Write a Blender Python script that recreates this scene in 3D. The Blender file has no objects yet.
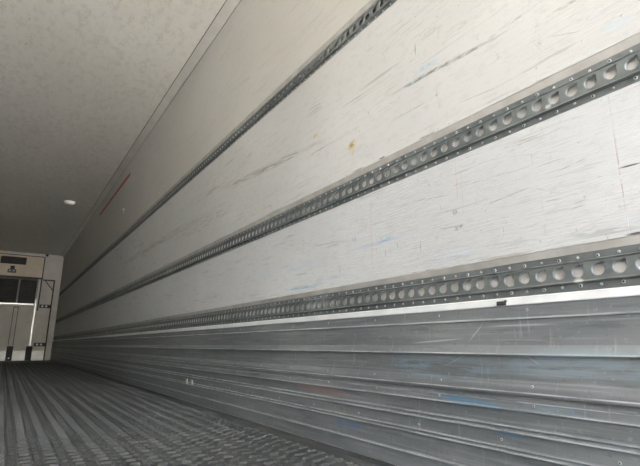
import bpy, math, random
from mathutils import Vector, Matrix
random.seed(7)
S = bpy.context.scene
C = S.collection

# ------------------------------------------------------------------ camera
CAM_Z = 0.366
F_PX = 469.0
cam_d = bpy.data.cameras.new('camera')
cam_d.sensor_fit = 'HORIZONTAL'
cam_d.sensor_width = 36.0
cam_d.lens = F_PX / 640.0 * 36.0
cam_d.clip_start = 0.02
cam_d.clip_end = 500
cam = bpy.data.objects.new('camera', cam_d)
C.objects.link(cam)
yaw, pitch, roll = map(math.radians, (33.228, 13.522, 0.142))
Fv = Vector((math.sin(yaw) * math.cos(pitch), math.cos(yaw) * math.cos(pitch), math.sin(pitch)))
Rv = Vector((math.cos(yaw), -math.sin(yaw), 0))
Uv = Rv.cross(Fv)
R2 = math.cos(roll) * Rv + math.sin(roll) * Uv
U2 = -math.sin(roll) * Rv + math.cos(roll) * Uv
cam.matrix_world = Matrix(((R2.x, U2.x, -Fv.x, 0), (R2.y, U2.y, -Fv.y, 0), (R2.z, U2.z, -Fv.z, CAM_Z), (0, 0, 0, 1)))
S.camera = cam

# ------------------------------------------------------------------ light: open sky seen through the open rear of the trailer
REAR = -3.2
W = bpy.data.worlds.new('sky')
S.world = W
W.use_nodes = True
wn = W.node_tree
sky = wn.nodes.new('ShaderNodeTexSky')
sky.sky_type = 'NISHITA'
sky.sun_disc = False
sky.sun_elevation = math.radians(60)
sky.sun_rotation = math.radians(179)
sky.air_density = 1.0
sky.dust_density = 4.0
sky.ozone_density = 1.0
wn.nodes['Background'].inputs['Strength'].default_value = 0.34
hs = wn.nodes.new('ShaderNodeHueSaturation')
hs.inputs['Saturation'].default_value = 1.05
wn.links.new(sky.outputs[0], hs.inputs['Color'])
wn.links.new(hs.outputs[0], wn.nodes['Background'].inputs['Color'])
sun_d = bpy.data.lights.new('sun', 'SUN')
sun_d.energy = 14
sun_d.angle = math.radians(1.5)
sun_d.color = (1.0, 0.965, 0.91)
sun = bpy.data.objects.new('sun', sun_d)
C.objects.link(sun)
sd = Vector((math.cos(math.radians(60)) * 0.02, math.cos(math.radians(60)) * -0.9998, math.sin(math.radians(60))))
sun.rotation_euler = sd.to_track_quat('Z', 'Y').to_euler()
sun.location = sd * 20
S.view_settings.view_transform = 'Standard'
S.view_settings.look = 'None'
S.view_settings.gamma = 1.0
S.view_settings.use_curve_mapping = False
S.view_settings.exposure = 3.40

# ------------------------------------------------------------------ sizes (metres; floor top is z = 0, +y runs to the front bulkhead)
D = 1.02            # right wall liner face
XL = -1.44          # left wall face
END = 13.80         # front wall face
CEIL = 2.636
COVE = 2.598
BANDS = [('upper', 1.677, 2.596), ('middle', 1.0015, 1.573), ('lower', 0.5817, 0.8955)]
TRACKS = [(1.653, 1.573, 1.677), (0.980, 0.8955, 1.0015), (0.564, 0.4818, 0.5817)]   # top, bottom, strip top

# ------------------------------------------------------------------ mesh helpers
class MB:
    def __init__(s): s.v = []; s.f = []; s.m = []
    def quad(s, a, b, c, d, m=0):
        n = len(s.v); s.v += [a, b, c, d]; s.f.append((n, n + 1, n + 2, n + 3)); s.m.append(m)
    def add(s, vs, fs, m=0):
        n = len(s.v); s.v += [tuple(v) for v in vs]
        for f in fs: s.f.append(tuple(i + n for i in f)); s.m.append(m)
    def box(s, x0, x1, y0, y1, z0, z1, b=0.0, m=0):
        if x0 > x1: x0, x1 = x1, x0
        if y0 > y1: y0, y1 = y1, y0
        if z0 > z1: z0, z1 = z1, z0
        if b <= 0:
            vs = [(x, y, z) for x in (x0, x1) for y in (y0, y1) for z in (z0, z1)]
            s.add(vs, [(0, 1, 3, 2), (4, 6, 7, 5), (0, 4, 5, 1), (2, 3, 7, 6), (0, 2, 6, 4), (1, 5, 7, 3)], m)
            return
        # chamfered box: 24 verts
        b = min(b, (x1 - x0) * .49, (y1 - y0) * .49, (z1 - z0) * .49)
        c = [(x0, x1), (y0, y1), (z0, z1)]
        idx = {}; vs = []
        for sx in (0, 1):
            for sy in (0, 1):
                for sz in (0, 1):
                    for ax in range(3):
                        p = []
                        for k, sgn in enumerate((sx, sy, sz)):
                            q = c[k][sgn]
                            if k != ax: q += b if sgn == 0 else -b
                            p.append(q)
                        idx[(sx, sy, sz, ax)] = len(vs); vs.append(tuple(p))
        fs = []
        for ax in range(3):
            o = [k for k in range(3) if k != ax]
            for sg in (0, 1):
                ring = []
                for (u, v) in ((0, 0), (1, 0), (1, 1), (0, 1)):
                    t = [0, 0, 0]; t[ax] = sg; t[o[0]] = u; t[o[1]] = v
                    ring.append(idx[(t[0], t[1], t[2], ax)])
                fs.append(ring)
            # edges along ax
            for u in (0, 1):
                for v in (0, 1):
                    q = []
                    for sg in (0, 1):
                        t = [0, 0, 0]; t[ax] = sg; t[o[0]] = u; t[o[1]] = v
                        q.append((idx[(*t, o[0])], idx[(*t, o[1])]))
                    fs.append((q[0][0], q[0][1], q[1][1], q[1][0]))
        for sx in (0, 1):
            for sy in (0, 1):
                for sz in (0, 1):
                    fs.append((idx[(sx, sy, sz, 0)], idx[(sx, sy, sz, 1)], idx[(sx, sy, sz, 2)]))
        s.add(vs, fs, m)
    def prism(s, prof, y0, y1, m=0, closed=True):
        """profile of (x, z) extruded along y"""
        n = len(prof)
        vs = [(x, y0, z) for x, z in prof] + [(x, y1, z) for x, z in prof]
        fs = [(i, (i + 1) % n, n + (i + 1) % n, n + i) for i in range(n if closed else n - 1)]
        if closed: fs += [tuple(range(n - 1, -1, -1)), tuple(range(n, 2 * n))]
        s.add(vs, fs, m)
    def cyl(s, p, axis, r0, r1, h, n=12, m=0, cap=True):
        """tapered cylinder from p along axis (unit Vector)"""
        a = Vector(axis).normalized(); p = Vector(p)
        t = a.orthogonal().normalized(); u = a.cross(t)
        vs = []
        for k, (r, d) in enumerate(((r0, 0), (r1, h))):
            for i in range(n):
                g = 2 * math.pi * i / n
                vs.append(p + a * d + t * r * math.cos(g) + u * r * math.sin(g))
        fs = [(i, (i + 1) % n, n + (i + 1) % n, n + i) for i in range(n)]
        if cap: fs += [tuple(range(n - 1, -1, -1)), tuple(range(n, 2 * n))]
        s.add(vs, fs, m)
    def lathe(s, p, axis, prof, n=12, m=0):
        a = Vector(axis).normalized(); p = Vector(p)
        t = a.orthogonal().normalized(); u = a.cross(t)
        vs = []; fs = []
        for r, d in prof:
            for i in range(n):
                g = 2 * math.pi * i / n
                vs.append(p + a * d + t * r * math.cos(g) + u * r * math.sin(g))
        for k in range(len(prof) - 1):
            for i in range(n):
                fs.append((k * n + i, k * n + (i + 1) % n, (k + 1) * n + (i + 1) % n, (k + 1) * n + i))
        fs.append(tuple(range(n - 1, -1, -1)))
        fs.append(tuple((len(prof) - 1) * n + i for i in range(n)))
        s.add(vs, fs, m)
    def tube(s, pts, r, n=8, m=0):
        for a, b in zip(pts[:-1], pts[1:]):
            a = Vector(a); b = Vector(b)
            s.cyl(a, b - a, r, r, (b - a).length, n, m)
    def mesh(s, name):
        me = bpy.data.meshes.new(name)
        me.from_pydata([tuple(v) for v in s.v], [], s.f)
        me.polygons.foreach_set('material_index', s.m)
        import bmesh
        bm = bmesh.new(); bm.from_mesh(me)
        bmesh.ops.recalc_face_normals(bm, faces=bm.faces)
        bm.to_mesh(me); bm.free()
        me.update()
        return me
    def build(s, name, mat, parent=None, smooth=False):
        me = s.mesh(name)
        for k in (mat if isinstance(mat, (list, tuple)) else [mat]): me.materials.append(k)
        if smooth: me.polygons.foreach_set('use_smooth', [True] * len(me.polygons))
        return link(name, me, parent)

def link(name, me, parent=None):
    o = bpy.data.objects.new(name, me)
    C.objects.link(o)
    if parent is not None:
        o.parent = parent
        o.matrix_parent_inverse = Matrix.Translation(-parent.location) if parent.type == 'EMPTY' else Matrix()
    return o

def empty(name, loc):
    o = bpy.data.objects.new(name, None)
    o.location = loc; o.empty_display_size = 0.1
    C.objects.link(o)
    return o

def tag(o, label, cat, group=None):
    o['label'] = label; o['category'] = cat
    if group: o['group'] = group
    return o

def struct(o, label=None):
    o['kind'] = 'structure'
    if label: o['label'] = label
    return o

# ------------------------------------------------------------------ material helpers
class NT:
    def __init__(s, name):
        s.mat = bpy.data.materials.new(name); s.mat.use_nodes = True
        s.t = s.mat.node_tree; s.b = s.t.nodes['Principled BSDF']
    def n(s, typ, **kw):
        nd = s.t.nodes.new(typ)
        for k, v in kw.items(): setattr(nd, k, v)
        return nd
    def put(s, sock, v):
        if isinstance(v, bpy.types.NodeSocket): s.t.links.new(v, sock)
        else: sock.default_value = v
    def math(s, op, a, b=0.0, c=0.0, clamp=False):
        nd = s.n('ShaderNodeMath', operation=op, use_clamp=clamp)
        s.put(nd.inputs[0], a); s.put(nd.inputs[1], b); s.put(nd.inputs[2], c)
        return nd.outputs[0]
    def ramp(s, f, a, b, lo=0.0, hi=1.0):
        nd = s.n('ShaderNodeMapRange', interpolation_type='SMOOTHSTEP')
        s.put(nd.inputs[0], f); s.put(nd.inputs[1], a); s.put(nd.inputs[2], b); s.put(nd.inputs[3], lo); s.put(nd.inputs[4], hi)
        return nd.outputs[0]
    def mix(s, f, a, b, mode='MIX'):
        nd = s.n('ShaderNodeMix', data_type='RGBA', blend_type=mode)
        s.put(nd.inputs[0], f)
        for k, v in ((6, a), (7, b)):
            if isinstance(v, tuple) and len(v) == 3: v = (*v, 1)
            s.put(nd.inputs[k], v)
        return nd.outputs[2]
    def pos(s):
        if not hasattr(s, '_p'): s._p = s.n('ShaderNodeNewGeometry').outputs['Position']
        return s._p
    def noise(s, scale, sc=(1, 1, 1), detail=3.0, rough=0.55, off=(0, 0, 0), rot=(0, 0, 0), dist=0.0):
        mp = s.n('ShaderNodeMapping')
        s.t.links.new(s.pos(), mp.inputs[0])
        mp.inputs['Location'].default_value = off; mp.inputs['Scale'].default_value = sc; mp.inputs['Rotation'].default_value = rot
        nd = s.n('ShaderNodeTexNoise')
        s.t.links.new(mp.outputs[0], nd.inputs['Vector'])
        nd.inputs['Scale'].default_value = scale; nd.inputs['Detail'].default_value = detail
        nd.inputs['Roughness'].default_value = rough; nd.inputs['Distortion'].default_value = dist
        return nd.outputs[0]
    def out(s, color=None, rough=None, metal=None, bump=None, strength=0.2, dist=0.002, spec=None):
        if color is not None:
            if isinstance(color, tuple) and len(color) == 3: color = (*color, 1)
            s.put(s.b.inputs['Base Color'], color)
        if rough is not None: s.put(s.b.inputs['Roughness'], rough)
        if metal is not None: s.put(s.b.inputs['Metallic'], metal)
        if spec is not None: s.put(s.b.inputs['Specular IOR Level'], spec)
        if bump is not None:
            bp = s.n('ShaderNodeBump')
            bp.inputs['Strength'].default_value = strength; bp.inputs['Distance'].default_value = dist
            s.t.links.new(bump, bp.inputs['Height']); s.t.links.new(bp.outputs[0], s.b.inputs['Normal'])
        return s.mat

def mark_group():
    """soft-edged, broken-up elongated mark on the wall plane; position is taken from the wall itself (y along, z up)"""
    g = bpy.data.node_groups.new('wall_mark', 'ShaderNodeTree')
    for nm, typ in (('Y', 'NodeSocketFloat'), ('Z', 'NodeSocketFloat'), ('Y0', 'NodeSocketFloat'), ('Z0', 'NodeSocketFloat'), ('LY', 'NodeSocketFloat'), ('LZ', 'NodeSocketFloat'), ('Slope', 'NodeSocketFloat'), ('NoiseY', 'NodeSocketFloat'), ('NoiseZ', 'NodeSocketFloat'), ('Thr', 'NodeSocketFloat')):
        g.interface.new_socket(nm, in_out='INPUT', socket_type=typ)
    g.interface.new_socket('Fac', in_out='OUTPUT', socket_type='NodeSocketFloat')
    i = g.nodes.new('NodeGroupInput'); o = g.nodes.new('NodeGroupOutput')
    def M(op, a, b=0.0):
        nd = g.nodes.new('ShaderNodeMath'); nd.operation = op
        for k, v in ((0, a), (1, b)):
            if isinstance(v, bpy.types.NodeSocket): g.links.new(v, nd.inputs[k])
            else: nd.inputs[k].default_value = v
        return nd.outputs[0]
    dy = M('SUBTRACT', i.outputs['Y'], i.outputs['Y0'])
    dz = M('SUBTRACT', M('SUBTRACT', i.outputs['Z'], i.outputs['Z0']), M('MULTIPLY', dy, i.outputs['Slope']))
    a = M('DIVIDE', dy, i.outputs['LY']); b = M('DIVIDE', dz, i.outputs['LZ'])
    e = M('SQRT', M('ADD', M('MULTIPLY', a, a), M('MULTIPLY', b, b)))
    cb = g.nodes.new('ShaderNodeCombineXYZ')
    g.links.new(M('MULTIPLY', dy, i.outputs['NoiseY']), cb.inputs[0]); g.links.new(M('MULTIPLY', dz, i.outputs['NoiseZ']), cb.inputs[1])
    g.links.new(M('ADD', i.outputs['Y0'], i.outputs['Z0']), cb.inputs[2])
    nz = g.nodes.new('ShaderNodeTexNoise'); g.links.new(cb.outputs[0], nz.inputs['Vector']); nz.inputs['Scale'].default_value = 1.0; nz.inputs['Detail'].default_value = 6.0; nz.inputs['Roughness'].default_value = .68
    def SS(v, lo, hi, t0, t1):
        nd = g.nodes.new('ShaderNodeMapRange'); nd.interpolation_type = 'SMOOTHSTEP'
        for k, q in ((0, v), (1, lo), (2, hi), (3, t0), (4, t1)):
            if isinstance(q, bpy.types.NodeSocket): g.links.new(q, nd.inputs[k])
            else: nd.inputs[k].default_value = q
        return nd.outputs[0]
    w = SS(e, 0.35, 1.0, 1.0, 0.0)
    br = SS(nz.outputs[0], M('SUBTRACT', i.outputs['Thr'], 0.05), M('ADD', i.outputs['Thr'], 0.09), 0.0, 1.0)
    g.links.new(M('MULTIPLY', w, br), o.inputs['Fac'])
    return g
MARK = mark_group()

def marks(t, col, rows):
    sx = t.n('ShaderNodeSeparateXYZ'); t.t.links.new(t.pos(), sx.inputs[0])
    yy, zz = sx.outputs[1], sx.outputs[2]
    prev = None
    for (y0, z0, ly, lz, slope, ny, nz, thr, c, amt) in rows:
        nd = t.n('ShaderNodeGroup'); nd.node_tree = MARK
        # each mark is evaluated after the one before it (keeps the shader's working memory small)
        t.put(nd.inputs['Y'], yy if prev is None else t.math('MULTIPLY_ADD', prev, 1e-9, yy)); t.put(nd.inputs['Z'], zz if prev is None else t.math('MULTIPLY_ADD', prev, 1e-9, zz))
        for k, v in zip(('Y0', 'Z0', 'LY', 'LZ', 'Slope', 'NoiseY', 'NoiseZ', 'Thr'), (y0, z0, ly, lz, slope, ny, nz, thr)):
            nd.inputs[k].default_value = v
        prev = t.math('MULTIPLY', nd.outputs[0], amt)
        col = t.mix(prev, col, c)
    return col

# ------------------------------------------------------------------ materials
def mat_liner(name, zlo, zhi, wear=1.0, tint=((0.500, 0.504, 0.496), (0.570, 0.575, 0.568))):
    t = NT(name)
    big = t.noise(0.9, (1, 1, 1.6), 4)
    col = t.mix(t.ramp(big, .35, .7), tint[0], tint[1])
    mot = t.noise(38, (0, .55, 1), 4, .7)
    col = t.mix(t.math('MULTIPLY', t.ramp(mot, .50, .68), .22 * wear), col, (0.36, 0.35, 0.33))
    # drag scratches along the trailer, in several lengths and slants
    for k, (ys, zs, lo, hi, c, a, sl) in enumerate(((4.0, 95, .62, .66, (0.27, 0.265, 0.25), .50, 2.0), (11.0, 170, .62, .67, (0.30, 0.295, 0.28), .42, -4.0), (7.0, 120, .63, .68, (0.27, 0.26, 0.245), .42, 11.0), (2.0, 60, .64, .68, (0.30, 0.29, 0.275), .45, .5), (1.6, 34, .63, .68, (0.33, 0.31, 0.28), .45, 1.5), (3.0, 60, .61, .66, (0.24, 0.225, 0.20), .45, 4.0))):
        nz = t.noise(1.0, (0, ys, zs), 3, .62, (0, 3.1 * k, 1.7 * k), (math.radians(sl), 0, 0), dist=.5)
        patch = t.ramp(t.noise(2.6, (1, .6, 2.2), 3, .6, (5 * k, 2, 1)), .42, .60)
        col = t.mix(t.math('MULTIPLY', t.math('MULTIPLY', t.ramp(nz, lo, hi), patch), a * wear), col, c)
    # short upright nicks and speckle
    nk = t.noise(1.0, (0, 110, 26), 2, .5, (0, .3, .9), (math.radians(14), 0, 0))
    col = t.mix(t.math('MULTIPLY', t.ramp(nk, .70, .75), .38 * wear), col, (0.26, 0.25, 0.235))
    nk2 = t.noise(1.0, (0, 60, 34), 3, .6, (0, 5.3, 2.9), (math.radians(-38), 0, 0), dist=.4)
    col = t.mix(t.math('MULTIPLY', t.ramp(nk2, .70, .75), .40 * wear), col, (0.26, 0.25, 0.235))
    sp = t.noise(55, (0, 1, 1), 3, .65)
    col = t.mix(t.math('MULTIPLY', t.ramp(sp, .66, .72), .5 * wear), col, (0.22, 0.205, 0.185))
    pale = t.noise(1.0, (0, 3.5, 60), 4, .6, (0, 9, 4))
    col = t.mix(t.math('MULTIPLY', t.ramp(pale, .54, .70), .35 * wear), col, (0.46, 0.49, 0.505))
    gold = t.noise(1.0, (0, 5, 40), 4, .6, (0, 19, 14))
    col = t.mix(t.math('MULTIPLY', t.ramp(gold, .58, .74), .22 * wear), col, (0.50, 0.455, 0.39))
    BL = (0.25, 0.40, 0.52); DK = (0.16, 0.15, 0.13); YE = (0.50, 0.38, 0.17); RD = (0.55, 0.22, 0.18)
    rows = [
        (1.335, 1.116, .034, .030, 0, 60, 60, .42, YE, .9), (1.336, 1.118, .014, .012, 0, 90, 90, .40, (0.20, 0.17, 0.05), .8), (1.33, 1.085, .012, .02, 0, 60, 40, .4, YE, .5),
        (1.595, 1.259, .030, .014, 0, 60, 60, .42, YE, .8),
        (0.935, 1.240, .065, .016, .06, 40, 340, .49, BL, .8), (0.99, 1.212, .06, .010, .08, 30, 300, .48, BL, .7), (0.39, 1.046, .05, .014, .1, 40, 460, .50, (0.35, 0.52, 0.64), .65),
        (1.70, 0.604, .17, .010, .03, 14, 300, .45, BL, .95), (1.50, 0.622, .20, .010, .02, 14, 300, .52, BL, .6), (1.21, 0.708, .20, .006, .0, 14, 300, .46, (0.30, 0.38, 0.56), .8), (1.16, 0.716, .05, .015, .1, 40, 300, .50, BL, .75), (0.89, 0.615, .10, .020, 0, 12, 120, .5, (0.45, 0.58, 0.72), .6),
        (1.9, 0.70, .5, .035, .0, 8, 160, .50, (0.40, 0.49, 0.57), .5),
        (0.94, 1.212, .20, .009, .05, 24, 300, .46, DK, .9), (0.78, 1.198, .14, .008, .05, 24, 300, .47, DK, .8), (0.63, 1.206, .13, .006, -.06, 30, 420, .52, DK, .6), (0.487, 1.160, .06, .006, .02, 40, 420, .47, DK, .65),
        (2.10, 1.265, .65, .026, .09, 10, 220, .50, (0.22, 0.205, 0.18), .9), (4.4, 1.250, 1.9, .040, .018, 5, 150, .50, (0.24, 0.22, 0.19), .7), (3.2, 1.18, .8, .06, .05, 9, 170, .54, (0.3, 0.28, 0.25), .7), (2.9, 1.36, .6, .05, .05, 9, 170, .55, (0.35, 0.33, 0.3), .7),
        (6.0, 1.42, .5, .06, .2, 8, 60, .54, DK, .7), (5.0, 1.38, .4, .06, .2, 8, 60, .54, DK, .7),
        (0.847, 0.82, .0022, .075, 0, 60, 60, .42, RD, .45), (1.231, 0.74, .006, .18, 0, 150, 200, .52, RD, .55), (1.205, 0.70, .003, .12, 0, 100, 150, .52, RD, .4), (0.425, 0.715, .0022, .12, 0, 40, 50, .44, (0.4, 0.28, 0.26), .7), (0.83, 0.79, .002, .11, 0, 40, 60, .45, (0.4, 0.36, 0.36), .5), (0.60, 0.66, .0022, .09, 0, 40, 70, .46, (0.4, 0.36, 0.36), .5),
        (0.70, 0.735, .085, .0022, -.09, 30, 200, .40, DK, .55), (0.585, 0.722, .04, .0018, .5, 30, 200, .44, DK, .4), (0.405, 0.725, .028, .0028, .03, 40, 200, .35, (0.08, 0.07, 0.06), .95), (0.52, 0.765, .05, .0018, -.15, 40, 200, .44, DK, .5),
        (0.562, 1.125, .014, .085, 0, 200, 90, .54, (0.36, 0.34, 0.30), .55), (0.66, 1.06, .16, .02, .1, 12, 100, .56, (0.5, 0.48, 0.44), .5),
        (0.86, 0.735, .012, .010, 0, 90, 90, .42, DK, .75), (0.85, 0.688, .02, .008, -.3, 60, 100, .42, DK, .7), (1.0, 0.66, .003, .02, 0, 40, 60, .36, DK, .5), (1.16, 0.665, .0025, .02, .0, 40, 60, .36, DK, .5), (1.42, 0.64, .003, .025, 0, 40, 60, .36, DK, .4), (0.90, 1.125, .0018, .018, 0, 40, 60, .34, DK, .5), (0.71, 0.65, .0018, .018, 0, 40, 60, .34, DK, .4),
        (1.163, 1.005, .022, .004, 0, 70, 120, .42, (0.07, 0.06, 0.05), .9), (1.30, 1.005, .05, .004, 0, 30, 80, .45, DK, .8), (0.95, 1.005, .05, .004, 0, 30, 80, .45, DK, .8), (0.71, 0.586, .10, .004, 0, 10, 80, .35, (0.30, 0.21, 0.15), .65), (0.410, 0.5845, .03, .0035, 0, 50, 120, .38, (0.05, 0.04, 0.035), .95), (1.0, 0.5845, .16, .003, 0, 20, 80, .45, (0.35, 0.24, 0.16), .8),
        (2.3, 0.62, .35, .03, 0, 12, 300, .56, (0.34, 0.33, 0.3), .6), (1.75, 0.80, .12, .008, .1, 24, 400, .53, (0.2, 0.18, 0.16), .6), (2.5, 0.83, .25, .02, .1, 14, 300, .57, DK, .5), (1.33, 0.745, .02, .014, 0, 80, 80, .5, (0.2, 0.3, 0.45), .7),
        (0.60, 0.82, .10, .0018, .25, 20, 200, .40, (0.45, 0.30, 0.30), .5), (0.50, 0.62, .08, .0018, -.3, 20, 200, .42, (0.42, 0.36, 0.36), .5), (0.74, 0.80, .16, .0016, .05, 14, 200, .44, DK, .45), (0.95, 0.80, .12, .002, .12, 16, 200, .44, DK, .45), (1.05, 0.62, .10, .0018, -.08, 16, 200, .42, (0.3, 0.3, 0.34), .5), (1.5, 0.76, .16, .003, .06, 12, 200, .46, DK, .5), (0.66, 0.86, .06, .012, 0, 40, 200, .55, DK, .5), (0.5, 1.09, .05, .0018, .4, 30, 200, .4, DK, .5), (0.75, 1.05, .10, .002, .1, 20, 200, .44, DK, .5), (1.02, 1.12, .14, .002, .02, 16, 200, .45, DK, .5), (0.98, 1.33, .004, .03, .0, 60, 60, .4, DK, .6), (0.92, 1.36, .05, .03, 0, 60, 120, .56, DK, .55), (1.25, 1.30, .2, .003, .03, 12, 200, .46, DK, .55), (1.5, 1.18, .2, .004, .02, 12, 200, .46, DK, .55), (0.80, 1.30, .10, .02, 0, 24, 160, .56, (0.32, 0.29, 0.25), .6), (0.70, 1.13, .08, .02, 0, 30, 160, .57, (0.3, 0.29, 0.27), .5),
        (1.10, 1.42, .06, .004, -.4, 24, 300, .5, (0.3, 0.28, 0.26), .7), (1.45, 1.80, .3, .02, .05, 8, 120, .54, (0.36, 0.33, 0.3), .5), (1.9, 1.87, .35, .03, .05, 8, 100, .55, (0.36, 0.33, 0.3), .55), (2.6, 2.0, .5, .05, .1, 5, 80, .57, (0.4, 0.37, 0.33), .5),
    ]
    col = marks(t, col, [r for r in rows if zlo <= r[1] < zhi])
    grain = t.noise(1.0, (0, 9, 190), 4, .65)
    fine = t.noise(90, (1, 1, 1), 3)
    h = t.math('ADD', t.math('MULTIPLY', grain, .9), t.math('ADD', t.math('MULTIPLY', fine, .4), t.math('MULTIPLY', mot, .8)))
    return t.out(col, t.ramp(big, .3, .7, .42, .55), 0.0, h, .55, .0030, .35)

def mat_plain(name, c1, c2, rough=.5, metal=0.0, scale=6.0, bump=.15, bscale=120, spec=.4):
    t = NT(name)
    n = t.noise(scale, (1, 1, 1), 4)
    return t.out(t.mix(t.ramp(n, .35, .68), c1, c2), rough, metal, t.noise(bscale), bump, .0008, spec)

def mat_ceiling():
    t = NT('ceiling_panel')
    n = t.noise(1.1, (1, .6, 1), 5)
    col = t.mix(t.ramp(n, .3, .7), (0.86, 0.83, 0.755), (0.91, 0.88, 0.81))
    f = t.noise(26, (1, .5, 1), 5, .75)
    col = t.mix(t.math('MULTIPLY', t.ramp(f, .46, .66), .55), col, (0.66, 0.63, 0.565))
    sp = t.noise(22, (1, 1, 1), 1, .4, (4, 2, 0))
    col = t.mix(t.math('MULTIPLY', t.ramp(sp, .80, .83), .8), col, (0.2, 0.18, 0.15))
    h = t.math('ADD', t.noise(26, (1.3, .4, 1), 4, .7), t.math('MULTIPLY', t.noise(140), .4))
    return t.out(col, .30, 0.0, h, .55, .004, .5)

def mat_track():
    t = NT('galvanised_steel')
    n = t.noise(7, (1, .5, 1), 4); n2 = t.noise(55, (1, .6, 1), 3)
    col = t.mix(t.ramp(n, .35, .65), (0.130, 0.143, 0.137), (0.175, 0.188, 0.182))
    col = t.mix(t.math('MULTIPLY', t.ramp(n2, .52, .72), .45), col, (0.08, 0.088, 0.084))
    col = marks(t, col, [(0.555, .925, .010, .008, 0, 90, 90, .35, (0.62, 0.62, 0.58), .9), (0.70, .512, .012, .007, 0, 90, 90, .38, (0.62, 0.62, 0.58), .8), (0.535, .503, .014, .009, 0, 90, 90, .38, (0.62, 0.62, 0.58), .8)])
    return t.out(col, t.ramp(n2, .3, .7, .42, .58), .30, t.noise(200), .12, .0006)

def mat_scuff():
    t = NT('worn_aluminium_scuff')
    n = t.noise(2.2, (1, .6, 3), 4)
    br = t.noise(1.0, (0, 2.5, 120), 4, .65, (0, 2, 7))
    col = t.mix(t.ramp(n, .35, .65), (0.160, 0.170, 0.172), (0.222, 0.230, 0.230))
    col = t.mix(t.math('MULTIPLY', t.ramp(br, .50, .70), .45), col, (0.34, 0.35, 0.355))
    br2 = t.noise(1.0, (0, 6.0, 80), 4, .65, (0, 6, 1), (math.radians(4), 0, 0))
    col = t.mix(t.math('MULTIPLY', t.ramp(br2, .54, .68), .45), col, (0.095, 0.10, 0.105))
    vs = t.noise(1.0, (0, 50, 5), 3, .6, (0, 1, 3), (math.radians(-6), 0, 0))
    col = t.mix(t.math('MULTIPLY', t.ramp(vs, .62, .72), .30), col, (0.42, 0.42, 0.41))
    sp = t.noise(60, (0, 1, 1), 4, .75)
    col = t.mix(t.math('MULTIPLY', t.ramp(sp, .58, .70), .40), col, (0.40, 0.41, 0.405))
    sp2 = t.noise(48, (0, 1, 1), 4, .75, (0, 7, 7))
    col = t.mix(t.math('MULTIPLY', t.ramp(sp2, .58, .70), .40), col, (0.09, 0.095, 0.098))
    # narrow brighter lines along the ridge crests, broken up by noise
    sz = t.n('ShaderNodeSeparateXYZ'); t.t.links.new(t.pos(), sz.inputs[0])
    crest_break = t.ramp(t.noise(1.0, (0, 6, 30), 4, .6, (0, 4, 4)), .32, .60, .15, .85)
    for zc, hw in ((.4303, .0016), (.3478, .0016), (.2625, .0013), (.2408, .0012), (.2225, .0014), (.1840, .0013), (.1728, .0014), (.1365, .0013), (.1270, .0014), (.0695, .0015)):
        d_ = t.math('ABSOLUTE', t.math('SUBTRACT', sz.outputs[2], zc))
        col = t.mix(t.math('MULTIPLY', t.ramp(d_, hw * 1.6, hw * .6), crest_break), col, (0.56, 0.58, 0.585))
    B = (0.10, 0.22, 0.33); PW = (0.75, 0.76, 0.76)
    col = marks(t, col, [
        (0.86, .232, .13, .012, .03, 12, 150, .44, B, .85), (0.80, .222, .14, .006, .03, 10, 200, .45, (0.15, 0.29, 0.40), .7), (0.60, .228, .14, .014, .02, 10, 150, .5, (0.20, 0.30, 0.38), .5), (0.74, .164, .05, .006, 0, 20, 150, .4, B, .7),
        (1.55, .208, .26, .018, .02, 6, 70, .40, (0.34, 0.20, 0.18), .5), (1.38, .107, .11, .016, 0, 10, 90, .42, (0.10, 0.20, 0.36), .8), (1.05, .32, .10, .03, 0, 14, 60, .5, (0.22, 0.36, 0.46), .5), (0.55, .33, .3, .04, 0, 6, 60, .45, (0.30, 0.40, 0.46), .45), (0.95, .31, .3, .04, 0, 6, 60, .48, (0.28, 0.38, 0.45), .4),
        (0.95, .380, .12, .003, -.06, 20, 100, .25, PW, .35), (0.813, .400, .032, .003, -.9, 20, 100, .3, PW, .3), (0.69, .4145, .11, .0025, 0, 20, 100, .3, PW, .3), (0.66, .335, .02, .002, .6, 40, 100, .4, PW, .25), (0.70, .388, .002, .028, .0, 30, 90, .46, PW, .22), (0.885, .33, .04, .002, -.4, 40, 90, .4, PW, .22),
    ])
    h = t.math('ADD', br, t.math('MULTIPLY', t.noise(120), .3))
    return t.out(col, t.ramp(n, .3, .7, .40, .52), .28, h, .25, .0015, .25)

def mat_floor():
    t = NT('worn_aluminium_floor')
    n = t.noise(1.6, (1, .7, 1), 5)
    col = t.mix(t.ramp(n, .3, .7), (0.062, 0.064, 0.061), (0.096, 0.098, 0.094))
    st = t.noise(1.0, (140, 1.5, 0), 3, .6)
    col = t.mix(t.math('MULTIPLY', t.ramp(st, .5, .7), .3), col, (0.075, 0.075, 0.073))
    sp = t.noise(60, (1, .6, 1), 3, .7)
    col = t.mix(t.math('MULTIPLY', t.ramp(sp, .58, .72), .4), col, (0.18, 0.182, 0.177))
    return t.out(col, t.ramp(n, .3, .7, .50, .62), .25, t.noise(110), .12, .0008, .2)

def mat_ground():
    t = NT('yard_concrete')
    n = t.noise(.5, (1, 1, 1), 5)
    col = t.mix(t.ramp(n, .3, .7), (0.44, 0.43, 0.41), (0.54, 0.53, 0.51))
    return t.out(col, .85, 0, t.noise(60), .3, .004, .3)

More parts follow.
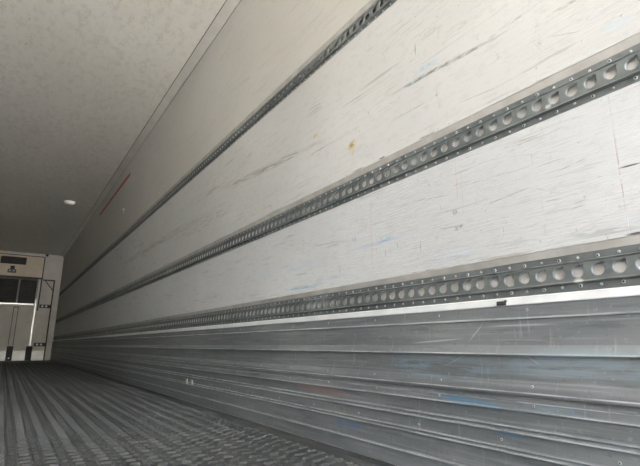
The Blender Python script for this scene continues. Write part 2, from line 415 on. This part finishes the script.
M = dict(
    liner_upper=mat_liner('white_liner_upper', 1.6, 3, .6, ((0.52, 0.50, 0.455), (0.585, 0.565, 0.52))), liner_middle=mat_liner('white_liner_middle', .95, 1.6, 1.0, ((0.505, 0.499, 0.475), (0.575, 0.570, 0.548))), liner_lower=mat_liner('white_liner_lower', .5, .95), liner=mat_liner('white_liner_plain', 9, 9.1), ceiling=mat_ceiling(), track=mat_track(), scuff=mat_scuff(), floor=mat_floor(), ground=mat_ground(),  # liner tints, warmer above and cooler low, partly paint in bounce and sky light
    cove=mat_plain('cove_moulding', (0.62, 0.595, 0.55), (0.70, 0.67, 0.62), .38, 0, 4),
    strip=mat_plain('beige_filler_strip', (0.36, 0.34, 0.305), (0.44, 0.42, 0.385), .7, 0, 14, .3),
    backing=mat_plain('beige_core', (0.78, 0.735, 0.69), (0.86, 0.82, 0.78), .7, 0, 18, .2),
    dark=mat_plain('dark_sealant', (0.03, 0.029, 0.027), (0.05, 0.048, 0.045), .7, 0, 20),
    cap=mat_plain('white_cap_strip', (0.62, 0.62, 0.61), (0.72, 0.72, 0.71), .45, 0, 10),
    screw=mat_plain('bright_zinc', (0.42, 0.43, 0.425), (0.54, 0.545, 0.54), .35, .7, 60),
    socket=mat_plain('socket_recess', (0.03, 0.03, 0.03), (0.06, 0.06, 0.055), .6, .2, 60),
    red=mat_plain('red_tape', (0.42, 0.035, 0.03), (0.52, 0.05, 0.04), .45, 0, 8),
    white=mat_plain('white_plastic', (0.88, 0.88, 0.86), (0.93, 0.93, 0.91), .35, 0, 12),
    black=mat_plain('black_rubber', (0.018, 0.018, 0.018), (0.03, 0.03, 0.03), .6, 0, 12),
    shell=mat_plain('trailer_shell', (0.70, 0.70, 0.69), (0.76, 0.76, 0.75), .4, 0, 2),
    bulk=mat_plain('bulkhead_panel', (0.58, 0.56, 0.51), (0.66, 0.64, 0.59), .5, 0, 3),
    bulkw=mat_plain('bulkhead_cream_panel', (0.68, 0.59, 0.44), (0.76, 0.67, 0.52), .5, 0, 3),
    kick=mat_plain('pale_kick_plate', (0.52, 0.515, 0.50), (0.60, 0.595, 0.58), .42, .45, 5),
    steel=mat_plain('grey_steel_frame', (0.055, 0.054, 0.052), (0.085, 0.083, 0.08), .5, .2, 10),
    grey2=mat_plain('dull_grey_metal', (0.26, 0.255, 0.245), (0.34, 0.335, 0.32), .5, .3, 10),
    alu=mat_plain('bright_aluminium_bar', (0.66, 0.66, 0.65), (0.76, 0.76, 0.75), .35, .6, 10),
    grey=mat_plain('grey_plastic_and_hole_shade', (0.10, 0.09, 0.085), (0.15, 0.14, 0.13), .5, 0, 10),
)

# ------------------------------------------------------------------ the setting: trailer box and yard
g = MB(); g.box(-60, 60, -90, 60, -1.5, -1.35)
struct(g.build('ground', M['ground']), 'concrete yard under the trailer')

# floor: slab, long ribs with raised anti-slip ovals
g = MB(); g.box(XL - .08, D + .10, REAR, END + .1, -0.16, -0.007)
floor = struct(g.build('floor', M['dark']), 'ribbed aluminium trailer floor')
PITCH = 0.072
nb = int((D - XL) / PITCH)
x = D - .012 - PITCH / 2
ribx = []
prof = [(-.0357, -.007), (-.0357, -.0016), (-.0250, -.0014), (-.0210, 0), (.0210, 0), (.0250, -.0014), (.0357, -.0016), (.0357, -.007)]
gm = MB(); gm.prism(prof, REAR + .01, END - .002)
rib_me = gm.mesh('floor_bar'); rib_me.materials.append(M['floor'])
while x - PITCH / 2 > XL:
    o = link('floor_bar', rib_me, floor); o.location = (x, 0, 0); ribx.append(x); x -= PITCH
bm_ = MB()
for i, rx in enumerate(ribx):
    if rx < -0.75: continue
    for cx, W2, ch, ph in ((rx, .021, .0062, 0), (rx - PITCH / 2, .011, .0040, .028)):
        y = 0.6 + (i % 2) * .014 + ph
        zb = 0 if ph == 0 else -.0016
        while y < 12:
            L2 = .010
            vs = [(cx - W2, y, zb), (cx - W2 * .6, y - L2, zb), (cx + W2 * .6, y - L2, zb), (cx + W2, y, zb), (cx + W2 * .6, y + L2, zb), (cx - W2 * .6, y + L2, zb),
                  (cx - W2 * .6, y - L2 * .3, zb + ch), (cx + W2 * .6, y - L2 * .3, zb + ch)]
            bm_.add(vs, [(0, 1, 6), (1, 2, 7, 6), (2, 3, 7), (3, 4, 7), (4, 5, 6, 7), (5, 0, 6)])
            y += .056 + random.uniform(-.003, .003)
o = bm_.build('anti_slip_bumps', M['floor'], floor); o['kind'] = 'stuff'

g = MB(); g.box(XL - .08, D + .10, REAR, END + .1, CEIL, CEIL + .09)
ceiling = struct(g.build('ceiling', M['ceiling']), 'textured cream ceiling liner')

# left wall, out of view, closes the box
g = MB(); g.box(XL - .08, XL, REAR, END + .1, -.007, CEIL)
wl = struct(g.build('wall_left', M['liner']), 'white painted left wall of the trailer')
g = MB(); g.prism([(XL - .001, .4612), (XL + .006, .4612), (XL + .006, .3685), (XL + .0155, .349), (XL + .006, .3438), (XL + .006, .289), (XL + .014, .262), (XL + .007, .2545), (XL + .006, .0245), (XL + .030, .0005), (XL - .001, .0005)], REAR, END - .003)
g.build('scuff_sheet', M['scuff'], wl)

# right wall: core, liner panels, filler strips
g = MB(); g.box(D + .016, D + .10, REAR, END + .1, -.007, CEIL)
wall = struct(g.build('wall_right', M['backing']), 'white painted plywood right wall of the trailer')
gap = .0002
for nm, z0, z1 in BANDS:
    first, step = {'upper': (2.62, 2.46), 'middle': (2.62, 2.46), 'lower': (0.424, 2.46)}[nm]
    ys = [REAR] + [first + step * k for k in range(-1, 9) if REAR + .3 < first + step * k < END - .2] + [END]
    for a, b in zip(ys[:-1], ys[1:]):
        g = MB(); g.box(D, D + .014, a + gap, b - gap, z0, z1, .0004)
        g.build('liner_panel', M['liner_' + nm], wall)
for (zt, zb, zs) in TRACKS:
    g = MB()
    g.prism([(D + .0012, zs - .0006), (D + .0055, zt + .0005), (D + .0155, zt + .0005), (D + .0155, zs - .0006)], REAR, END)
    g.build('filler_strip', M['strip'], wall)
# core strips behind the track holes; dark colour paints shade into the top row
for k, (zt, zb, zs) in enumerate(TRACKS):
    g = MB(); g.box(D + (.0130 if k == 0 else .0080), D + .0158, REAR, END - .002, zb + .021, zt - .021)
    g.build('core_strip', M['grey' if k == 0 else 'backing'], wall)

# cove moulding between wall and ceiling
g = MB()
g.prism([(D + .003, COVE), (D - .003, COVE - .004), (D - .006, COVE - .001), (D - .010, COVE + .008), (D - .052, CEIL - .007), (D - .0615, CEIL - .0025), (D - .064, CEIL + .0005), (D + .003, CEIL + .0005)], REAR, END)
struct(g.build('trim_1', M['cove']), 'cream cove moulding between wall and ceiling')
g = MB(); g.prism([(D - .0015, COVE - .0055), (D + .002, COVE - .0055), (D + .002, COVE - .001), (D - .0015, COVE - .001)], REAR, END)
g.build('sealant_bead', M['dark'], bpy.data.objects['trim_1'])
g = MB(); g.prism([(D - .067, CEIL - .0012), (D - .0625, CEIL - .0022), (D - .0625, CEIL + .0003), (D - .067, CEIL + .0003)], REAR, END)
g.build('sealant_bead', M['dark'], bpy.data.objects['trim_1'])
g = MB()
g.prism([(XL - .003, COVE), (XL + .010, COVE + .008), (XL + .052, CEIL - .007), (XL + .064, CEIL + .0005), (XL - .003, CEIL + .0005)], REAR, END)
struct(g.build('trim_2', M['cove']), 'cream cove moulding on the left')

# aluminium angle where wall meets floor
g = MB(); g.prism([(D - .034, .0005), (D - .033, .0035), (D - .013, .012), (D - .0105, .024), (D - .006, .024), (D - .006, .0005)], REAR, END)
struct(g.build('baseboard_right', M['floor']), 'aluminium angle where the wall meets the floor')

# ------------------------------------------------------------------ fastener meshes (point towards -x)
def fastener(kind):
    m = MB()
    if kind == 'screw':
        m.lathe((0, 0, 0), (-1, 0, 0), [(.0042, -.0005), (.0042, .0010), (.0036, .0020), (.0021, .0022), (.0021, .0009)], 12)
        for i in range(12): pass
        me = m.mesh('screw'); me.materials.append(M['screw']); me.materials.append(M['socket'])
        for p in me.polygons:
            c = p.center
            if (c.y ** 2 + c.z ** 2) < .0022 ** 2 and c.x > -.0021: p.material_index = 1 if c.x < -.0003 else 0
    else:
        m.lathe((0, 0, 0), (-1, 0, 0), [(.0034, -.0005), (.0034, .0004), (.0029, .0013), (.0017, .0020), (.0005, .0022)], 12)
        me = m.mesh('rivet'); me.materials.append(M['screw'])
    return me
SCREW = fastener('screw'); RIVET = fastener('rivet')

# ------------------------------------------------------------------ perforated tracks
CELL = 0.0425
def hole_section(ncell, H):
    """hat-shaped perforated rail, running +y from 0, z 0..H, wall plane x = 0 (face towards -x)"""
    m = MB()
    L = ncell * CELL
    fl = .0185; xa = .0; xc = -.0065; th = .0025
    zc0, zc1 = fl + .003, H - fl - .003
    pr = [(xa + th, 0), (xa, 0), (xa, fl - .0035), (xa - .0030, fl - .0025), (xc - .0018, fl - .0010), (xc - .0022, fl), (xc - .0018, fl + .0010), (xc, zc0)]
    for seq in (pr, [(x, H - z) for x, z in pr]):
        for (xA, zA), (xB, zB) in zip(seq[:-1], seq[1:]):
            m.quad((xA, 0, zA), (xB, 0, zB), (xB, L, zB), (xA, L, zA))
    # end caps of flange sheet
    for yy in (0, L):
        for z0, z1 in ((0, fl), (H - fl, H)):
            m.quad((xa, yy, z0), (xa + th, yy, z0), (xa + th, yy, z1), (xa, yy, z1))
        m.quad((xc, yy, zc0), (xc + th, yy, zc0), (xc + th, yy, zc1), (xc, yy, zc1))
    N = 32; hz = (zc1 - zc0) / 2; hy = CELL / 2; r = .0120
    for c in range(ncell):
        cy = (c + .5) * CELL; cz = (zc0 + zc1) / 2
        vs = []
        for k in range(N):
            a = 2 * math.pi * (k + .5) / N
            ca, sa = math.cos(a), math.sin(a)
            s_ = min(hy / max(abs(ca), 1e-6), hz / max(abs(sa), 1e-6))
            vs.append((xc, cy + ca * s_, cz + sa * s_))
        # corners: snap the nearest outer points to the corners
        for sy in (-1, 1):
            for sz in (-1, 1):
                q = (xc, cy + sy * hy, cz + sz * hz)
                j = min(range(N), key=lambda i: (vs[i][1] - q[1]) ** 2 + (vs[i][2] - q[2]) ** 2); vs[j] = q
        for dep, grow in ((0, .0020), (.0018, 0), (th + .001, 0)):
            for k in range(N):
                a = 2 * math.pi * (k + .5) / N
                rr = r + grow
                da = math.degrees(a) - 132          # key slot, up and towards the door (-y)
                if abs(da) < 15: rr = .0190
                vs.append((xc + dep, cy + rr * math.cos(a), cz + rr * math.sin(a)))
        fs = []
        for k in range(N):
            j = (k + 1) % N
            for q in range(3): fs.append((q * N + k, q * N + j, (q + 1) * N + j, (q + 1) * N + k))
        m.add(vs, fs)
    me = m.mesh('rail_section'); me.materials.append(M['track'])
    return me

def make_track(idx, label, phase, nsec, joint0):
    zt, zb, zs = TRACKS[idx]
    H = zt - zb - .0015
    root = empty('logistics_track', (D, 0, zb))
    tag(root, label, 'track', 'perforated load tracks on the right wall')
    XF = D + .0025
    # cells are numbered so that cell k has its hole at phase + k * CELL
    k0 = math.ceil((REAR + .02 - phase) / CELL); k1 = math.floor((END - .03 - phase) / CELL)
    kj = round((joint0 - phase) / CELL)
    while kj - nsec > k0: kj -= nsec
    cuts = [k0] + [k for k in range(kj, k1, nsec) if k > k0 + 2] + [k1]
    cache = {}
    for a, b in zip(cuts[:-1], cuts[1:]):
        n = b - a
        if n not in cache: cache[n] = hole_section(n, H)
        o = link('rail_section', cache[n], root)
        jig = random.uniform(-.0009, .0009) if idx == 0 else 0
        o.location = (XF, phase + a * CELL - CELL / 2 + .0006, zb + .0008 + jig)
        o.scale = (1, 1 - .0012 / (n * CELL), 1)
    far = MB()
    def far_add(me, loc):
        far.add([(v.co.x + loc[0], v.co.y + loc[1], v.co.z + loc[2]) for v in me.vertices], [tuple(p.vertices) for p in me.polygons])
    for k in range(k0, k1):
        y = phase + k * CELL
        for row, z in (('t', zt - .0105), ('b', zb + .0105)):
            me = SCREW if (k + (row == 'b')) % 2 == 0 else RIVET
            loc = (XF, y + random.uniform(-.001, .001), z + random.uniform(-.001, .001))
            if y < 2.6:
                o = link(me.name.split('.')[0], me, root); o.location = loc
                o.rotation_euler = (random.uniform(0, 6), 0, 0)
            else:
                far_add(RIVET, loc)
    o = far.build('far_rivets', M['screw'], root); o['kind'] = 'stuff'
    return root
make_track(0, 'topmost grey perforated steel track, high up below the ceiling', .371 - .0425 * 9, 32, 1.497)
make_track(1, 'middle grey perforated steel track, ending at the right edge below the top', .497 - .0425 * 12, 72, 2.10)
make_track(2, 'lowest grey perforated steel track, just above the thin white strip', .492 - .0425 * 12, 72, 2.75)

# ------------------------------------------------------------------ white cap strip under the lowest track
cap = tag(empty('white_cap_strip', (D, 0, .4615)), 'thin white strip between lowest track and corrugated aluminium', 'strip')
a = REAR
for k in range(5):
    b = min(a + 3.3, END - .003)
    g = MB(); g.prism([(D - .008, .4620), (D - .0085, .4640), (D - .0075, .4790), (D - .005, .4812), (D + .0155, .4812), (D + .0155, .4620)], a + .0008, b - .0008)
    g.build('strip_length', M['cap'], cap); a = b
    if a > END - .1: break
g = MB()
g.box(D - .0125, D - .0072, .7145, .7405, .4635, .4735, .0015)
g.box(D - .0135, D - .0072, .7125, .7165, .4705, .4755, .001)
tag(g.build('clip', M['black']), 'small black clip stuck on the white strip under lowest track', 'clip')

# ------------------------------------------------------------------ corrugated aluminium scuff liner, two tiers
def tier(name, label, prof, rows, length, first):
    root = empty(name, (D, 0, prof[-1][1])); tag(root, label, 'wall panel', 'aluminium scuff panels')
    a = REAR; b = first
    full = [(x, z) for x, z in prof]
    back = [(D + .0155, prof[-1][1]), (D + .0155, prof[0][1])]
    while a < END - .05:
        b = min(b, END - .003)
        g = MB(); g.prism(full + back, a + .0004, b - .0004)
        g.build('corrugated_sheet', M['scuff'], root)
        a = b; b = a + length
    fst = MB(); 
    def px(z):
        for (x0, z0), (x1, z1) in zip(prof[:-1], prof[1:]):
            if z1 <= z <= z0 and z0 != z1: return x0 + (x1 - x0) * (z0 - z) / (z0 - z1)
        return prof[0][0]
    y = .667 - .2725 * 4; k = 0
    while y < END - .1:
        for z, ph in rows:
            if y + ph > REAR + .03:
                loc = (px(z) + .0003, y + ph + random.uniform(-.006, .006), z + random.uniform(-.002, .002))
                if y < 4.5:
                    o = link('screw', SCREW, root); o.location = loc; o.rotation_euler = (random.uniform(0, 6), 0, 0); o.scale = (.8, .8, .8)
                else:
                    fst.add([(v.co.x + loc[0], v.co.y + loc[1], v.co.z + loc[2]) for v in RIVET.vertices], [tuple(p.vertices) for p in RIVET.polygons])
        y += .2725
    o = fst.build('far_rivets', M['screw'], root); o['kind'] = 'stuff'
    return root
b0 = D - .006
tier('scuff_panel', 'upper tier of corrugated aluminium wall lining, below the white strip',
     [(b0, .4612), (b0, .434), (b0 - .004, .4315), (b0 - .004, .4290), (b0 - .0005, .4265), (b0, .3685), (b0 - .0095, .3490), (b0 - .0098, .3465), (b0 - .008, .3448), (b0, .3438),
      (b0 + .0005, .2890), (b0 - .0075, .2720), (b0 - .0090, .2620), (b0 - .0085, .2560)], [(.447, 0), (.276, .001)], 2.725, 1.073)
tier('scuff_panel', 'lower tier of corrugated aluminium wall lining, standing on the floor',
     [(b0 - .001, .2545), (b0 - .002, .2460), (b0 - .004, .2425), (b0 - .003, .2400), (b0 - .006, .2270), (b0 - .0085, .2235), (b0 - .0085, .2215), (b0 - .001, .2190),
      (b0, .1880), (b0 - .005, .1850), (b0 - .005, .1830), (b0 - .002, .1800), (b0 - .002, .1770), (b0 - .0065, .1740), (b0 - .0065, .1715), (b0, .1690),
      (b0, .1400), (b0 - .005, .1375), (b0 - .005, .1355), (b0 - .002, .1330), (b0 - .002, .1310), (b0 - .0065, .1280), (b0 - .0065, .1260), (b0, .1230),
      (b0, .0740), (b0 - .005, .0710), (b0 - .005, .0680), (b0, .0650), (b0, .0245)], [(.2365, .003), (.150, .1)], 2.725, 1.9)

# pair of small white clips low on the scuff panel
for dy, lab in ((3.00, 'small white tag low on aluminium lining, right one of the pair'), (3.10, 'small white tag low on aluminium lining, left one of the pair')):
    g = MB(); g.box(b0 - .007, b0 - .0004, dy - .017, dy + .017, .124, .158, .002); g.box(b0 - .009, b0 - .007, dy - .010, dy + .010, .130, .152, .001)
    tag(g.build('white_tag', M['strip']), lab, 'tag', 'white tags on the lining')

# red strip and white stud high on the wall
g = MB(); g.prism([(D - .005, 2.385), (D - .005, 2.419), (D - .002, 2.424), (D + .0005, 2.424), (D + .0005, 2.380), (D - .002, 2.380)], 5.80, 8.00)
tag(g.build('red_strip', M['red']), 'narrow red strip high on the wall below the ceiling', 'strip')
g = MB(); g.lathe((D, 5.95, 1.985), (-1, 0, 0), [(.020, -.002), (.020, .004), (.014, .010), (.009, .018), (.003, .021)], 14)
g.box(D - .006, D, 5.940, 5.960, 1.945, 1.968, .002)
tag(g.build('wall_stud', M['white']), 'small round white stud on the wall below the red strip', 'stud')

# flush lamp on the ceiling
lamp = tag(empty('ceiling_lamp', (.60, 8.36, CEIL)), 'small flat white lamp on the ceiling, not lit', 'lamp')
g = MB(); g.lathe((.60, 8.36, CEIL + .001), (0, 0, -1), [(.085, 0), (.085, .012), (.075, .018)], 24); g.build('lamp_base', M['white'], lamp)
g = MB(); g.lathe((.60, 8.36, CEIL - .017), (0, 0, -1), [(.070, 0), (.066, .012), (.050, .026), (.025, .034), (.006, .037)], 24); g.build('lens', M['white'], lamp, True)

# ------------------------------------------------------------------ front wall and cooling bulkhead
g = MB(); g.box(XL - .08, D + .10, END, END + .1, -.007, CEIL)
struct(g.build('wall_front', M['bulk']), 'pale front wall of the trailer')
CX = -0.21
Y = END
bk = tag(empty('refrigeration_bulkhead', (CX, Y, 0)), 'cream bulkhead with dark air grille on the front wall', 'bulkhead')
XR = .585; XLf = 2 * CX - XR
def bpart(name, mat, boxes, parent=bk):
    m = MB()
    for b in boxes: m.box(*b)
    return m.build(name, mat, parent)
bpart('header_trim', M['bulk'], [(XLf, XR + .02, Y - .055, Y - .0005, 2.565, 2.615, .006)])
up = bpart('upper_panel', M['bulkw'], [(XLf, -.335, Y - .045, Y - .0005, 2.035, 2.545, .004), (.205, XR, Y - .045, Y - .0005, 2.035, 2.545, .004), (-.335, .205, Y - .045, Y - .0005, 2.035, 2.318, .002), (-.335, .205, Y - .045, Y - .0005, 2.505, 2.545, .002)])
bpart('panel_edge', M['black'], [(XR, XR + .022, Y - .047, Y - .0005, 2.03, 2.56, .002), (XLf - .022, XLf, Y - .047, Y - .0005, 2.03, 2.56, .002), (XLf, XR, Y - .047, Y - .0005, 2.546, 2.562, .002)])
bpart('air_outlet', M['black'], [(-.334, .204, Y - .02, Y - .001, 2.319, 2.504, .001)])
for k in range(4): bpart('louvre', M['black'], [(-.334, .204, Y - .043, Y - .021, 2.345 + .042 * k, 2.351 + .042 * k)])
bpart('cross_beam', M['steel'], [(XLf - .03, XR + .03, Y - .075, Y - .0005, 1.985, 2.022, .005)])
bpart('grille_rail', M['grey'], [(XLf, XR - .08, Y - .065, Y - .0005, 1.952, 1.978, .004)])
bpart('grille_rail', M['alu'], [(XLf, XR - .08, Y - .075, Y - .0005, 1.325, 1.365, .006)])
bpart('grille_back', M['black'], [(XLf + .02, XR - .08, Y - .012, Y - .0005, 1.366, 1.951, .001)])
for k in range(13): bpart('grille_slat', M['black'], [(XLf + .02, XR - .085, Y - .040, Y - .014, 1.385 + .044 * k, 1.392 + .044 * k)])
for xx in (.125, 2 * CX - .125): bpart('grille_divider', M['grey2'], [(xx - .018, xx + .018, Y - .070, Y - .0005, 1.366, 1.951, .004)])
for xx in (XR - .065, XR + .005, 2 * CX - XR + .065, 2 * CX - XR - .005): bpart('upright_bar', M['grey2'] if xx in (XR - .065, 2 * CX - XR + .065) else M['steel'], [(xx - .014, xx + .014, Y - .070, Y - .0005, 1.20, 1.983, .004)])
for x0, x1 in ((XLf, -.58), (-.555, .055), (.215, XR - .08)): bpart('lower_panel', M['bulk'], [(x0, x1, Y - .030, Y - .0005, .305, 1.322, .004)])
for xx in (.135, 2 * CX - .135):
    ch = bpart('channel', M['steel'], [(xx - .055, xx - .040, Y - .065, Y - .0005, .36, 1.28, .004), (xx + .040, xx + .055, Y - .065, Y - .0005, .36, 1.28, .004), (xx - .0395, xx + .0395, Y - .065, Y - .0005, 1.262, 1.28, .002)])
    bpart('channel_web', M['bulk'], [(xx - .0395, xx + .0395, Y - .028, Y - .0005, .36, 1.261, .002)])
    f = bpart('foot', M['black'], [(xx - .065, xx + .065, Y - .10, Y - .0005, .002, .34, .008)])
    bpart('foot_bolt', M['alu'], [(xx - .012, xx + .012, Y - .108, Y - .1002, .05, .074, .002)])
for xx in (.530, 2 * CX - .530):
    bpart('post', M['alu'], [(xx - .020, xx + .020, Y - .080, Y - .0005, .342, 1.48, .006)])
    bpart('foot', M['black'], [(xx - .065, xx + .065, Y - .10, Y - .0005, .002, .34, .008)])
bpart('ledge', M['bulk'], [(XLf - .2, .90, Y - .050, Y - .0005, .235, .300, .006)])
bpart('kick_plate', M['kick'], [(XLf - .2, .90, Y - .040, Y - .0005, .004, .232, .004)])

bx = tag(empty('control_box', (-.07, Y, 2.1)), 'small dark box on the cream panel below the air outlet', 'box')
bpart('box_body', M['grey'], [(-.16, .02, Y - .10, Y - .0455, 2.10, 2.185, .008)], bx)
bpart('box_neck', M['black'], [(-.11, -.02, Y - .085, Y - .0455, 2.186, 2.27, .006)], bx)
for xx in (-.115, -.03): bpart('indicator', M['alu'], [(xx - .012, xx + .012, Y - .104, Y - .1002, 2.13, 2.155, .002)], bx)

tf = tag(empty('tube_frame', (.74, Y, 0)), 'dark steel tube frame standing right of the bulkhead', 'frame')
def bar(name, pts, r=.015, par=tf, mat='steel'):
    m = MB(); m.tube(pts, r, 10); return m.build(name, M[mat], par)
yt = Y - .10
bar('upright', [(.870, yt, .004), (.870, yt, 1.965)])
bar('top_bar', [(.612, yt, 1.965), (.883, yt, 1.965)])
bar('brace', [(.665, yt, 1.955), (.858, yt, 1.72)], .010)
for z in (1.31, .38):
    b = bpart('bracket', M['steel'], [(.615, .855, yt - .012, yt + .012, z - .042, z + .042, .006)], tf)
    for xx in (.68, .765):
        m = MB(); m.lathe((xx, yt - .0115, z), (0, -1, 0), [(.026, 0), (.026, .006), (.016, .009)], 12); m.build('bolt_head', M['alu'], b)
    bpart('standoff', M['steel'], [(.62, .66, yt + .0125, Y - .001, z - .03, z + .03, .003)], tf)
g = MB(); g.lathe((.635, Y - .03, CEIL - .0005), (0, 0, -1), [(.035, 0), (.035, .03), (.028, .05), (.01, .055)], 12)
tag(g.build('ceiling_plug', M['black']), 'small black plug in the far ceiling corner by bulkhead', 'plug')
